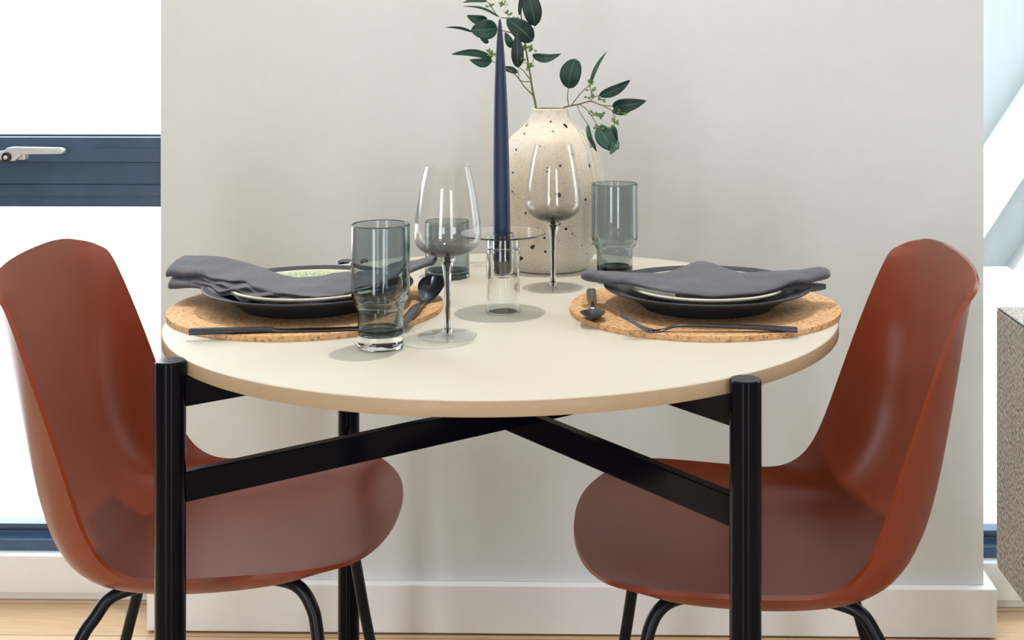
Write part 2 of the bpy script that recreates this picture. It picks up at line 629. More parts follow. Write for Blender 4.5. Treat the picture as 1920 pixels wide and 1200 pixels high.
bm_box(hb, (hx(-10), hy - 0.018, hz(301)), (hx(42), hy, hz(284)))
hp = bevel(from_bm('handle_plate', hb, M['handle'], hd, smooth=False), 0.003, 3)
lk = lathe('lock', [(0, 0), (0.0095, 0), (0.0095, 0.0035), (0.0085, 0.0045), (0, 0.0045)], M['dark'], hd, 32)
lk.location = (hx(13), hy - 0.030, hz(294.5)); lk.rotation_euler = (math.pi / 2, 0, 0)
lc = lathe('keyhole', [(0, 0), (0.0042, 0), (0.0042, 0.0012), (0, 0.0012)], M['handle'], hd, 24)
lc.location = (hx(12), hy - 0.0345, hz(295)); lc.rotation_euler = (math.pi / 2, 0, 0)
# right window: one full-height fixed light
w2 = struct(profile_bar('window_2', PX1, RMX, bottom_prof, M['frame']))
box('jamb', (RMX - 0.06, GY, 0.136), (RMX, 2.66, CEIL), M['frame'], w2)
box('pane', (PX1, 2.64, 0.130), (RMX - 0.05, 2.646, CEIL), M['pane'], w2)

# ------------------------------------------------------------------ outside
t = NT('pale_concrete')
v = t.coord('Object')
f = t.noise(t.coord('Object', (1, 1, 0.15)), 3, 5, 0.6)
c = t.ramp(f, [(0.3, lin(122, 128, 130)), (0.7, lin(136, 140, 141))])
t.bsdf(rough=0.8, spec=0.2, colsock=c)
M['concrete'] = t.m
M['slab'] = plain('pale_render', lin(150, 152, 152), 0.8, 0.2, nscale=3, var=0.02)
struct(box('ground', (-30, 2.81, -0.40), (30, 30, -0.30), plain('paving', lin(214, 214, 212), 0.8, 0.2, nscale=5, var=0.05)))
bld = empty('building', (3.0, 8.0, -0.3))
tag(bld, 'pale concrete building with slanting bands outside the right-hand window', 'building')
box('wall', (-0.9, 0.0, 0), (6, 0.5, 7), M['concrete'], bld)
for k in range(7):
    bm = bmesh.new()
    x0 = -0.9 + 0.62 * k
    zb = -3.2
    prof = [(x0 - 0.4, -0.0), (x0 - 0.08, -0.0), (x0 + 2.9, 4.6), (x0 + 2.58, 4.6)]
    lo = [bm.verts.new((p, -0.14, q)) for p, q in prof]
    hi = [bm.verts.new((p, 0.0, q)) for p, q in prof]
    for i in range(4):
        j = (i + 1) % 4
        bm.faces.new((lo[i], lo[j], hi[j], hi[i]))
    bm.faces.new(lo); bm.faces.new(hi[::-1])
    from_bm('slanting_fin', bm, M['slab'], bld, smooth=False)

# ------------------------------------------------------------------ dining table
TX, TZ, TR, LRL = -0.129, 1.8008, 0.45, 0.4672
tb = empty('dining_table', W(TX, TZ, 0), YAW)
tag(tb, 'round cream dining table on a black steel frame, set for two', 'table')
e = 0.0022
o = lathe('tabletop', [(0, TOP - 0.0178), (TR - 0.0012, TOP - 0.0178), (TR - 0.0012, TOP - 0.0008), (TR - e, TOP), (0, TOP)], M['top'], tb, 192)
sharp(o, 30)
eb = lathe('edge_band', [(TR - 0.0013, TOP - 0.0176), (TR - 0.0005, TOP - 0.0176), (TR, TOP - 0.0168), (TR, TOP - 0.0016), (TR - 0.0006, TOP - 0.0009), (TR - 0.0013, TOP - 0.0009)], M['edge'], tb, 192, closed=True)
eb['label'] = 'tan edge of the cream tabletop'
sharp(eb, 50)
TH0 = math.radians(218.04)
LEGR = 0.0176
lp = []
for k in range(4):
    a = TH0 + k * math.pi / 2
    x, y = LRL * math.cos(a), LRL * math.sin(a)
    lp.append((x, y))
    ht = TOP + 0.001
    lg = lathe('leg', [(0, 0.0), (LEGR, 0.0), (LEGR, ht - 0.0015), (LEGR - 0.0015, ht), (0, ht)], M['steel'], tb, 48)
    lg.location = (x, y, 0)
    sharp(lg, 40)


def flat_bar(name, p, q, z0, z1, w, parent, mat):
    p, q = Vector((p[0], p[1], 0)), Vector((q[0], q[1], 0))
    d = (q - p).normalized()
    n = Vector((-d.y, d.x, 0)) * w / 2
    bm = bmesh.new()
    vs = [bm.verts.new(s + Vector((0, 0, z))) for z in (z0, z1) for s in (p - n, q - n, q + n, p + n)]
    for f_ in ((3, 2, 1, 0), (4, 5, 6, 7), (0, 1, 5, 4), (1, 2, 6, 5), (2, 3, 7, 6), (3, 0, 4, 7)):
        bm.faces.new([vs[i] for i in f_])
    return bevel(from_bm(name, bm, mat, parent, smooth=False), 0.0015, 2)


def toward(p, r):
    l = math.hypot(*p)
    return (p[0] * r / l, p[1] * r / l)


for (z0, z1, nm) in ((TOP - 0.054, TOP - 0.0180, 'top_rail'), (TOP - 0.165, TOP - 0.130, 'cross_rail')):
    flat_bar(nm, toward(lp[0], LRL - LEGR + 0.002), toward(lp[2], LRL - LEGR + 0.002), z0, z1, 0.015, tb, M['steel'])
    for k in (1, 3):
        flat_bar(nm, toward(lp[k], LRL - LEGR + 0.002), toward(lp[k], 0.0074), z0, z1, 0.015, tb, M['steel'])

# ------------------------------------------------------------------ chairs
# shell stations: spine x, z; rim x, z; half width
ROWS = [[-0.79, 0.78, -0.7525, 0.7831, 0.1915], [-0.78, 0.7, -0.7185, 0.6942, 0.2018], [-0.769, 0.62, -0.6889, 0.6127, 0.2022], [-0.755, 0.55, -0.6662, 0.5441, 0.2072], [-0.738, 0.5, -0.6466, 0.4938, 0.2119], [-0.705, 0.447, -0.6233, 0.4657, 0.2179], [-0.655, 0.423, -0.5918, 0.451, 0.2249], [-0.58, 0.4155, -0.5517, 0.452, 0.2315], [-0.5, 0.4185, -0.4901, 0.4556, 0.2374], [-0.42, 0.429, -0.4171, 0.4612, 0.2404]]
ROWS = [r + [0.0, 0.0, p_] for r, p_ in zip(ROWS, (3.8, 3.8, 3.9, 4.0, 4.6, 6.0, 8.0, 9.5, 10.0, 10.0))]   # last: how tightly the edge curls
TOPROWS, FRONTROWS = [], []
PW = 0.88
A0 = 46.0


def sc(dg):
    return math.sin(math.radians(dg)) ** PW, max(0.0, math.cos(math.radians(dg))) ** PW


S0, C0 = sc(A0)
for dg in (46, 41, 34, 27, 19, 9):                                  # rounded top corners: last two numbers weigh the top and front arcs
    s_, c_ = sc(dg)
    TOPROWS.append([-0.79 - 0.006 * s_, 0.78 + 0.047 * s_, -0.7525 - (0.0335 + 0.006 * S0) * s_ / S0, 0.7831 + (0.047 * S0 - 0.0051) * s_ / S0, 0.1915 * c_ + 0.004 * s_, (dg / A0) ** 1.3, 0.0, 3.6])
for dg in (9, 19, 27, 34, 41, 46):                                  # rounded seat front
    s_, c_ = sc(dg)
    x_ = -0.4171 + 0.1325 * s_
    FRONTROWS.append([x_ - 0.003 * (1 - s_), 0.429 + 0.0235 * (s_ / S0) ** 0.9, x_, 0.4612 + 0.002 * math.sin(math.pi * s_ / S0) - 0.0078 * (s_ / S0) ** 2, 0.2404 * c_, 0.0, (dg / A0) ** 1.3, 10.0 - 7.0 * dg / A0])



def chair(loc, rz, dz, label):
    root = empty('dining_chair', loc, rz)
    tag(root, label, 'chair', 'moulded chairs at the round table')
    R = catmull([[r[0] + 0.53, r[1] + dz, r[2] + 0.53, r[3] + dz, r[4], r[5], r[6], r[7]] for r in TOPROWS + ROWS + FRONTROWS], 4)
    for it in range(6):
        R = [R[0]] + [tuple(0.25 * a_ + 0.5 * b2 + 0.25 * c2 for a_, b2, c2 in zip(R[i - 1], R[i], R[i + 1])) for i in range(1, len(R) - 1)] + [R[-1]]
    bm = bmesh.new()
    NV = 28
    grid = []
    for sx, sz, rx, rz_, hw, wt, wf, pe in R:
        row = []
        for j in range(NV + 1):
            q = -1 + 2 * j / NV
            q = math.copysign(1 - (1 - abs(q)) ** 1.5, q)          # closer columns near the rim
            k = abs(q) ** pe
            es, ec = sc(90 - (90 - A0) * abs(q))
            w_ = max(wt, wf)
            yy = hw * ((1 - w_) * q + w_ * math.copysign(ec / C0, q))
            row.append(bm.verts.new((sx + (rx - sx) * k + wf * 0.1325 * (es - S0), yy, sz + (rz_ - sz) * k + wt * 0.043 * (es - S0))))
        grid.append(row)
    for a, b_ in zip(grid, grid[1:]):
        for j in range(NV):
            bm.faces.new((a[j], a[j + 1], b_[j + 1], b_[j]))
    loop = grid[0][:] + [g_[-1] for g_ in grid[1:]] + grid[-1][-2::-1] + [g_[0] for g_ in grid[-2:0:-1]]
    for it in range(4):                                            # fair the rim line, then the surface inside it
        new = [0.25 * loop[i - 1].co + 0.5 * loop[i].co + 0.25 * loop[(i + 1) % len(loop)].co for i in range(len(loop))]
        for v_, c_ in zip(loop, new):
            v_.co = c_
    for it in range(3):
        new = {}
        for i in range(1, len(grid) - 1):
            for j in range(1, NV):
                new[(i, j)] = 0.5 * grid[i][j].co + 0.125 * (grid[i - 1][j].co + grid[i + 1][j].co + grid[i][j - 1].co + grid[i][j + 1].co)
        for (i, j), c_ in new.items():
            grid[i][j].co = c_
    G = [[v_.co.copy() for v_ in row] for row in grid]
    bm.free()
    NR = len(G)
    bm = bmesh.new()
    inner, outer = [], []
    for i in range(NR):
        ri, ro = [], []
        for j in range(NV + 1):
            i2, j2 = min(max(i, 2), NR - 3), min(max(j, 2), NV - 2)
            nv = (G[i2 + 1][j2] - G[i2 - 1][j2]).cross(G[i2][j2 + 1] - G[i2][j2 - 1]).normalized()
            if nv.z + nv.x < 0:
                nv = -nv
            ri.append(bm.verts.new(G[i][j])); ro.append(bm.verts.new(G[i][j] - nv * 0.0055))
        inner.append(ri); outer.append(ro)
    for g_ in (inner, outer):
        for a_, b2 in zip(g_, g_[1:]):
            for j in range(NV):
                bm.faces.new((a_[j], a_[j + 1], b2[j + 1], b2[j]))
    rim_ = lambda g_: g_[0][:] + [q_[-1] for q_ in g_[1:]] + g_[-1][-2::-1] + [q_[0] for q_ in g_[-2:0:-1]]
    ra, rb = rim_(inner), rim_(outer)
    for k in range(len(ra)):
        bm.faces.new((ra[k], ra[(k + 1) % len(ra)], rb[(k + 1) % len(rb)], rb[k]))
    sh = sharp(from_bm('shell', bm, M['chair'], root), 60)
    zt_ = 0.410 + dz
    for s in (-1, 1):
        rear = catmull([(-0.02, s * 0.085, zt_ - 0.012), (-0.075, s * 0.112, zt_ - 0.014), (-0.115, s * 0.128, zt_ - 0.022), (-0.134, s * 0.136, zt_ - 0.045),
                        (-0.155, s * 0.146, 0.33), (-0.195, s * 0.172, 0.20), (-0.25, s * 0.21, 0.0)], 5)
        front = catmull([(0.02, s * 0.085, zt_ - 0.010), (0.085, s * 0.112, zt_ - 0.007), (0.125, s * 0.130, zt_ - 0.010), (0.146, s * 0.138, zt_ - 0.034),
                         (0.156, s * 0.146, 0.34), (0.176, s * 0.170, 0.20), (0.212, s * 0.205, 0.0)], 5)
        tube('leg', rear, 0.0085, M['chairleg'], root)
        tube('leg', front, 0.0085, M['chairleg'], root)
    pl = lathe('mounting_plate', [(0, zt_ - 0.004), (0.10, zt_ - 0.004), (0.10, zt_ - 0.018), (0, zt_ - 0.018)], M['chairleg'], root, 40)
    sharp(pl)
    return root


chair(W(-0.5281, 1.8459, 0), 0.031 + YAW, 0.003, 'rust brown moulded chair at the left of the table, in front of the window')
chair(W(0.2086, 1.7767, 0), math.pi + 0.0063 + YAW, 0.0123, 'rust brown moulded chair at the right of the table, beside the grey tweed sofa')

# ------------------------------------------------------------------ sofa at the right edge
SX, SZ = 0.7096, 2.35            # far lower-left corner of its side; the side runs towards the camera
sf = empty('sofa', W(SX, SZ, 0), YAW)
tag(sf, 'grey tweed sofa side on a black leg at the right edge, by the bright window', 'sofa')
ztop, zbot = 0.638, 0.168
bm = bmesh.new()
pts = [(0.0, zbot + 0.014), (-0.010, zbot), (-0.86, zbot), (-0.88, zbot + 0.02), (-0.88, ztop), (0.0, ztop)]
a = [bm.verts.new((0.0, y, z)) for y, z in pts]
b_ = [bm.verts.new((0.75, y, z)) for y, z in pts]
for i in range(len(pts)):
    j = (i + 1) % len(pts)
    bm.faces.new((a[i], a[j], b_[j], b_[i]))
bm.faces.new(a[::-1]); bm.faces.new(b_)
bevel(from_bm('upholstery', bm, M['tweed'], sf, smooth=False), 0.011, 4, 25)
bm = bmesh.new()
bm_tube(bm, [(0.0035, -0.004, ztop - 0.0035), (0.0022, -0.02, ztop - 0.0030), (0.0022, -0.5, ztop - 0.0030), (0.0022, -0.86, ztop - 0.0030)], 0.0018, 8)
from_bm('seam', bm, M['dark'], sf)
for x, y in ((0.035, -0.10), (0.70, -0.10), (0.035, -0.80), (0.70, -0.80)):
    lg = lathe('leg', [(0, 0), (0.011, 0), (0.014, zbot + 0.004), (0, zbot + 0.004)], M['chairleg'], sf, 24)
    lg.location = (x, y, 0)

# ------------------------------------------------------------------ placemats, plates
CLX, CLZ = -0.400, 1.789
CRX, CRZ = 0.146, 1.787
MT = 0.0068


def mat_(x, z, r, label):
    o = lathe('placemat', [(0, 0), (r, 0), (r, MT), (r - 0.0008, MT), (0, MT)], M['cork'], None, 128)
    o.location = W(x, z, TOP + 0.0002)
    o.rotation_euler = (0, 0, YAW + x * 5)
    sharp(o)
    bevel(o, 0.0008, 1)
    return tag(o, label, 'placemat', 'round cork placemats')


mat_(CLX, CLZ, 0.184, 'round cork placemat under the left place setting')
mat_(CRX - 0.004, CRZ, 0.1835, 'round cork placemat under the right place setting')


def plates(x, z, side):
    z0 = TOP + MT + 0.0004
    o = lathe('dinner_plate', [(0, 0.003), (0.080, 0.003), (0.082, 0.0), (0.088, 0.0), (0.092, 0.004), (0.108, 0.0145), (0.126, 0.022), (0.139, 0.0262),
                               (0.1412, 0.0276), (0.1412, 0.029), (0.139, 0.0294), (0.122, 0.0250), (0.106, 0.0185), (0.094, 0.011), (0.082, 0.0075), (0, 0.0075)],
              M['plate'], None, 128)
    o.location = W(x, z, z0)
    tag(o, 'large charcoal dinner plate in the %s place setting, lying on the cork mat' % side, 'plate', 'charcoal dinner plates')
    z1 = z0 + 0.0078
    o = lathe('salad_plate', [(0, 0.002), (0.062, 0.002), (0.064, 0), (0.069, 0), (0.073, 0.0035), (0.090, 0.0105), (0.103, 0.0172), (0.1058, 0.0188),
                              (0.1062, 0.0205), (0.1045, 0.0218), (0.1015, 0.0210), (0.088, 0.0145), (0.072, 0.0075), (0.06, 0.006), (0, 0.006)],
              M['celadon'], None, 128)
    o.location = W(x, z, z1)
    tag(o, 'small cream and pale green plate under the %s napkin, on the charcoal plate' % side, 'plate', 'small pale green plates')


plates(CLX + 0.002, CLZ, 'left')
plates(CRX, CRZ, 'right')


# ------------------------------------------------------------------ napkins
def smooth01(x):
    x = max(0.0, min(1.0, x))
    return x * x * (3 - 2 * x)


def lerp_table(tab, s):
    for (s0, a0), (s1, a1) in zip(tab, tab[1:]):
        if s <= s1:
            k = smooth01((s - s0) / (s1 - s0))
            return a0 + (a1 - a0) * k
    return tab[-1][1]


def bm_fold(bm, uvl, sec, ns=64, nf=40, seed=0, wr=0.0012, s0=0.0, s1=1.0, sheet=0.0011):
    """flattened open-ended tube of cloth: sec(s) -> X, Zfront, Zback, zfront, zback, gap; outer and inner skin"""
    skins = []
    for off in (1.0, -1.0):
        rows = []
        for i in range(ns + 1):
            s = s0 + (s1 - s0) * i / ns
            X, Zf, Zb, zf, zb, gap = sec(s)
            row = []
            for j in range(nf):
                ph = 2 * math.pi * j / nf
                c_, s_ = math.cos(ph), math.sin(ph)
                tt = 0.5 + 0.5 * math.copysign(abs(c_) ** 0.7, c_)     # 0 front, 1 back
                hh = math.copysign(abs(s_) ** 0.75, s_)
                gp = max(gap, 0.0022)
                r_ = gp - (sheet if off < 0 else 0)
                z = zf + (zb - zf) * tt + hh * r_
                Z = Zf + (Zb - Zf) * tt
                if off < 0:
                    Z += (0.5 - tt) * 2 * sheet
                nz = mnoise.noise(Vector((X * 26 + seed, Z * 34, seed))) * wr + mnoise.noise(Vector((X * 70 + seed, Z * 60, 3))) * wr * 0.35
                nZ = mnoise.noise(Vector((X * 45, seed + 4, j * 0.05))) * 0.0025
                row.append(bm.verts.new(W(X, Z + nZ, z + nz)))
            rows.append(row)
        skins.append(rows)
    for q, rows in enumerate(skins):
        for i in range(ns):
            for j in range(nf):
                j2 = (j + 1) % nf
                vs = (rows[i][j], rows[i + 1][j], rows[i + 1][j2], rows[i][j2])
                bm.faces.new(vs if q == 0 else vs[::-1])
    for i in (0, ns):                                                 # hem joins the two skins at the open ends
        for j in range(nf):
            j2 = (j + 1) % nf
            vs = (skins[0][i][j], skins[0][i][j2], skins[1][i][j2], skins[1][i][j])
            bm.faces.new(vs if i == 0 else vs[::-1])


def close_end(s, at, w):
    """0 at the end of the cloth, 1 from w onwards: a rounded, closed end"""
    k = min(1.0, abs(s - at) / w)
    return math.sqrt(max(0.0, 1 - (1 - k) ** 2))


def napkin_left():
    bm = bmesh.new()
    zf_up = [(0, 0.7945), (0.12, 0.7965), (0.3, 0.796), (0.5, 0.7885), (0.72, 0.7845), (0.88, 0.795), (1, 0.8045)]
    zb_up = [(0, 0.8000), (0.12, 0.803), (0.32, 0.794), (0.5, 0.7845), (0.72, 0.790), (0.9, 0.799), (1, 0.803)]
    Zf = [(0, 1.812), (0.12, 1.792), (0.3, 1.735), (0.45, 1.705), (0.62, 1.695), (0.8, 1.745), (1, 1.835)]
    Zb = [(0, 1.905), (0.2, 1.895), (0.45, 1.835), (0.7, 1.865), (1, 1.895)]

    def upper(s):
        X = -0.602 + 0.366 * s
        gap = 0.0022 + 0.0062 * max(0, 1 - s / 0.26) + 0.0030 * max(0, (s - 0.8) / 0.2) + 0.0020 * math.exp(-((s - 0.42) / 0.09) ** 2)
        rip = 0.004 * math.sin(s * 60) * math.exp(-((s - 0.36) / 0.14) ** 2)
        return X, lerp_table(Zf, s) + 0.002 + 0.022 * math.exp(-((s - 0.33) / 0.13) ** 2) + rip, lerp_table(Zb, s), lerp_table(zf_up, s), lerp_table(zb_up, s), gap

    def layer(dz, dZ, x0, L, ph, amp, g0):
        def f_(s):
            X = x0 + L * s
            u = min(1.0, max(0.0, (X + 0.602) / 0.366))
            env = math.exp(-((u - 0.38) / 0.17) ** 2)
            rip = amp * math.sin(u * 47 + ph) * env
            gap = 0.0016 + g0 * max(0, 1 - s / 0.3) + 0.0012 * env
            fade = 1 - smooth01((u - 0.3) / 0.5) * 0.75
            return (X, lerp_table(Zf, u) + dZ + rip, lerp_table(Zb, u) - 0.035, lerp_table(zf_up, u) - dz * fade + 0.0022 * math.sin(u * 61 + ph * 1.7) * env,
                    lerp_table(zb_up, u) - dz * fade, gap)
        return f_
    bm_fold(bm, None, upper, 100, 44, 2, 0.0018)
    bm_fold(bm, None, layer(0.0135, -0.010, -0.594, 0.300, 0.4, 0.006, 0.0062), 100, 40, 9, 0.0011)
    bm_fold(bm, None, layer(0.0050, 0.006, -0.575, 0.190, 2.6, 0.006, 0.0002), 90, 36, 4, 0.0010)
    bm_fold(bm, None, layer(0.0088, -0.004, -0.560, 0.180, 4.4, 0.007, 0.0002), 90, 36, 6, 0.0010)
    o = from_bm('napkin', bm, M['linen'])
    return tag(o, 'folded grey linen napkin with ruffled front layers, draped over the left plates', 'napkin', 'grey linen napkins')


def napkin_right():
    bm = bmesh.new()
    Zf = [(0, 1.774), (0.15, 1.750), (0.35, 1.716), (0.5, 1.704), (0.7, 1.716), (0.87, 1.75), (1, 1.776)]
    Zb = [(0, 1.800), (0.2, 1.80), (0.34, 1.82), (0.5, 1.885), (0.66, 1.83), (0.85, 1.81), (1, 1.81)]
    zf = [(0, 0.796), (0.12, 0.7965), (0.35, 0.7885), (0.5, 0.7858), (0.68, 0.788), (0.86, 0.7965), (1, 0.7985)]
    zb = [(0, 0.7985), (0.2, 0.7975), (0.34, 0.7945), (0.5, 0.7995), (0.66, 0.793), (0.85, 0.799), (1, 0.8025)]

    def main(s):
        X = -0.0265 + 0.341 * s
        k = close_end(s, 0, 0.05) * close_end(s, 1, 0.045)
        gap = 0.0036 + 0.0034 * max(0, 1 - s / 0.26) + 0.0032 * max(0, (s - 0.78) / 0.22)
        a, b2 = lerp_table(Zf, s), lerp_table(Zb, s)
        m_ = a * 0.5 + b2 * 0.5
        kk = 0.25 + 0.75 * k
        return X, m_ + (a - m_) * kk, m_ + (b2 - m_) * kk, lerp_table(zf, s), lerp_table(zb, s), max(0.0012, gap * (0.15 + 0.85 * k))

    def under(s):
        X = 0.10 + 0.207 * s
        u = 0.37 + 0.61 * s
        k = close_end(s, 1, 0.12)
        d = 0.006 + 0.011 * smooth01((s - 0.6) / 0.4)
        a, b2 = lerp_table(Zf, u) + 0.006, lerp_table(Zb, u) - 0.02
        return X, a, a + (b2 - a) * (0.12 + 0.88 * k), lerp_table(zf, u) - d, lerp_table(zb, u) - d, 0.0012 + 0.0026 * k
    bm_fold(bm, None, main, 110, 48, 5, 0.0018)
    bm_fold(bm, None, under, 60, 36, 13, 0.0009)
    o = from_bm('napkin', bm, M['linen'])
    return tag(o, 'folded grey linen napkin peaked at the back, draped over the right plates', 'napkin', 'grey linen napkins')


napkin_left()
napkin_right()

# ------------------------------------------------------------------ cutlery
ZM = TOP + MT + 0.0006


def ribbon(name, st, mat, nw=10, loc=None, rz=0.0, zt=None):
    """st: stations (x, z, halfwidth, thickness, cup); a shaped strip along x, closed"""
    S = catmull(st, 6)
    bm = bmesh.new()
    up, dn = [], []
    for x, z, hw, th, cup in S:
        ru, rd = [], []
        for j in range(nw + 1):
            q = -1 + 2 * j / nw
            zz = z + cup * (q * q)
            e_ = math.sqrt(max(0.0, 1 - (abs(q)) ** 4))
            ru.append(bm.verts.new((x, hw * q, zz + th * (0.2 + 0.8 * e_) * 0.5)))
            rd.append(bm.verts.new((x, hw * q, zz - th * (0.2 + 0.8 * e_) * 0.5)))
        up.append(ru); dn.append(rd)
    n = len(S)
    for i in range(n - 1):
        for j in range(nw):
            bm.faces.new((up[i][j], up[i + 1][j], up[i + 1][j + 1], up[i][j + 1]))
            bm.faces.new((dn[i][j], dn[i][j + 1], dn[i + 1][j + 1], dn[i + 1][j]))
        bm.faces.new((up[i][0], dn[i][0], dn[i + 1][0], up[i + 1][0]))
        bm.faces.new((up[i][nw], up[i + 1][nw], dn[i + 1][nw], dn[i][nw]))
    for i, rv in ((0, 1), (n - 1, 0)):
        ring = up[i] + dn[i][::-1]
        bm.faces.new(ring if rv else ring[::-1])
    o = from_bm(name, bm, mat)
    sharp(o, 50)
    if loc is not None:
        o.location = loc
    o.rotation_euler = (0, 0, rz)
    return o


def facing(p, q):
    """z rotation that turns local +x from p towards q (camera-aligned ground points)"""
    a_, b2 = W(p[0], p[1], 0), W(q[0], q[1], 0)
    return math.atan2(b2.y - a_.y, b2.x - a_.x)


# knife: handle end at left
p, q = on_plane(355, 622, ZM + 0.004), on_plane(700, 613, ZM + 0.002)
kn = ribbon('knife', [(0, 0.004, 0.0048, 0.0082, 0), (0.03, 0.0039, 0.005, 0.0078, 0), (0.085, 0.0034, 0.0046, 0.0066, 0), (0.100, 0.0030, 0.0042, 0.006, 0)],
            M['cutlery'], 8, W(p[0], p[1], ZM), facing(p, q))
kn.name = 'handle'
kr = empty('table_knife', W(p[0], p[1], ZM), facing(p, q))
kn.parent = kr; kn.location = (0, 0, 0); kn.rotation_euler = (0, 0, 0)
bl = ribbon('blade', [(0.098, 0.0028, 0.0040, 0.005, 0), (0.112, 0.0016, 0.0062, 0.003, 0), (0.15, 0.0013, 0.0088, 0.0022, 0), (0.195, 0.0012, 0.0092, 0.002, 0), (0.213, 0.0011, 0.0066, 0.0018, 0), (0.222, 0.0011, 0.002, 0.0016, 0)], M['cutlery'], 8)
bl.parent = kr
tag(kr, 'black metal knife lying on the front of the left cork mat', 'knife')


def spoon(tip, end, label, L, bw=0.0165, tilt=0.0):
    """bowl tip at x = 0, handle end at x = L"""
    r = empty('dessert_spoon', W(tip[0], tip[1], ZM), facing(tip, end))
    st_ = []
    for x_, k_ in ((0.0, 0.10), (0.0012, 0.34), (0.0040, 0.58), (0.009, 0.80), (0.016, 0.95), (0.025, 1.0), (0.034, 0.92), (0.042, 0.70), (0.048, 0.44), (0.0525, 0.235)):
        st_.append((x_, 0.0092 - 0.0074 * math.sin(math.pi * min(1.0, x_ / 0.054)) ** 0.7, bw * k_, 0.0016, 0.0078 * k_ ** 1.5 * (1 if k_ > 0.3 else 0.3)))
    bo = ribbon('bowl', st_ + [(0.056, 0.0108, 0.0027, 0.0028, 0)], M['cutlery'], 14)
    bo.parent = r
    for vt in bo.data.vertices:                                    # the bowl's tip is lifted
        vt.co.z += tilt * max(0.0, 0.056 - vt.co.x)
        if tilt and vt.co.x > 0.03:
            vt.co.z -= 0.0085 * smooth01((vt.co.x - 0.03) / 0.026)
    ha = ribbon('handle', [(0.055, 0.0105, 0.0027, 0.003, 0), (0.07, 0.0122, 0.0028, 0.0034, 0), (0.10, 0.0108, 0.0044, 0.0038, 0), (0.13, 0.0085, 0.0062, 0.0044, 0),
                           (L - 0.02, 0.0046, 0.0070, 0.006, 0), (L, 0.0036, 0.0068, 0.0064, 0)], M['cutlery'], 8)
    ha.parent = r
    if tilt:
        for vt in ha.data.vertices:
            vt.co.z -= 0.0085 * (1 - smooth01((vt.co.x - 0.055) / 0.07))
    return tag(r, label, 'spoon', 'dark metal spoons')


spoon((-0.2335, 1.852), (-0.2500, 1.655), 'dark spoon on the left mat with its bowl pointing to the wall', 0.198, 0.0190, 0.34)
spoon(on_plane(1112, 598, ZM + 0.006), (on_plane(1108, 545, ZM)[0] + 0.0, 1.9), 'dark spoon on the right mat with its bowl facing the camera, handle under the napkin', 0.195)

# fork: side-on at the front of the right mat
FZ = 1.63
fx0 = (1163 - CX) * FZ / F
fr_ = empty('table_fork', W(fx0, FZ, TOP + MT), facing((0, FZ), (0.2, FZ - 0.001)))
zb_ = TOP + MT
fz = lambda v: EYE - (v - V0) * FZ / F - zb_
fu = lambda u: (u - 1163) * FZ / F
ha = ribbon('handle', [(fu(1222), max(0.0012, fz(621.5)), 0.0085, 0.0018, 0), (fu(1232), max(0.0012, fz(621.5)), 0.0060, 0.0022, 0), (fu(1247), fz(617.5), 0.0033, 0.0026, 0), (fu(1268), fz(611.5), 0.0028, 0.003, 0),
                       (fu(1300), fz(610), 0.0032, 0.0034, 0), (fu(1400), fz(613), 0.0050, 0.0048, 0), (fu(1470), fz(616.5), 0.0058, 0.006, 0), (fu(1494), fz(617.8), 0.0058, 0.0062, 0)], M['cutlery'], 8)
ha.parent = fr_
for k in range(4):
    y = -0.0087 + 0.0058 * k
    tn = ribbon('tine', [(0.0, fz(590.5), 0.0006, 0.001, 0), (fu(1180), fz(599.5), 0.0013, 0.0014, 0), (fu(1200), fz(611.5), 0.0016, 0.0016, 0), (fu(1215), fz(619), 0.0018, 0.0018, 0), (fu(1224), max(0.0012, fz(621.5)), 0.0022, 0.0018, 0)], M['cutlery'], 4)
    tn.parent = fr_
    tn.location = (0, y, 0)
tag(fr_, 'black metal fork lying on the front of the right cork mat', 'fork')


# ------------------------------------------------------------------ glassware
def tumbler(loc, label):
    r = empty('tumbler', loc)
    k = 0.0006431
    ro = 0.0352; rl = 0.0272
    outer = [(rl, 0.0165), (rl + 0.0002, 0.046), (rl + 0.0016, 0.050), (rl + 0.005, 0.0565), (ro - 0.0006, 0.0635), (ro, 0.068), (ro, 0.1475), (ro - 0.0008, 0.1486)]
    inner = [(ro - 0.0020, 0.1486), (ro - 0.0024, 0.1475), (ro - 0.0024, 0.069), (ro - 0.0032, 0.0655), (rl + 0.0022, 0.058), (rl - 0.0016, 0.0515), (rl - 0.0026, 0.046), (rl - 0.0028, 0.024), (rl - 0.006, 0.0185)]
    bd = lathe('body', [(p_[0], p_[1]) for p_ in outer + inner], M['smoke'], r, 80, closed=True, step=0.004)
    fl_ = lathe('glass_floor', [(0, 0.0185), (rl - 0.006, 0.0186), (rl - 0.0029, 0.0235), (rl - 0.0006, 0.0205), (rl - 0.0006, 0.0162), (0, 0.0150)], M['smokebase'], r, 80, step=0.003)
    bs = lathe('base', [(0, 0.0016), (0.018, 0.0012), (0.0225, 0.0), (rl - 0.0015, 0.0), (rl, 0.0016), (rl, 0.0160), (0, 0.0148)], M['crystal'], r, 80, step=0.003)
    sharp(bs, 40)
    return tag(r, label, 'glass', 'smoked glass tumblers')


x, z = on_plane(713.5, 651, TOP)
tumbler(W(x, z, TOP + 0.0004), 'tall smoked glass tumbler standing in front of the left placemat')
x, z = on_plane(1152.5, 527, TOP)
tumbler(W(x, z, TOP + 0.0004), 'tall smoked glass tumbler standing to the right of the speckled vase')

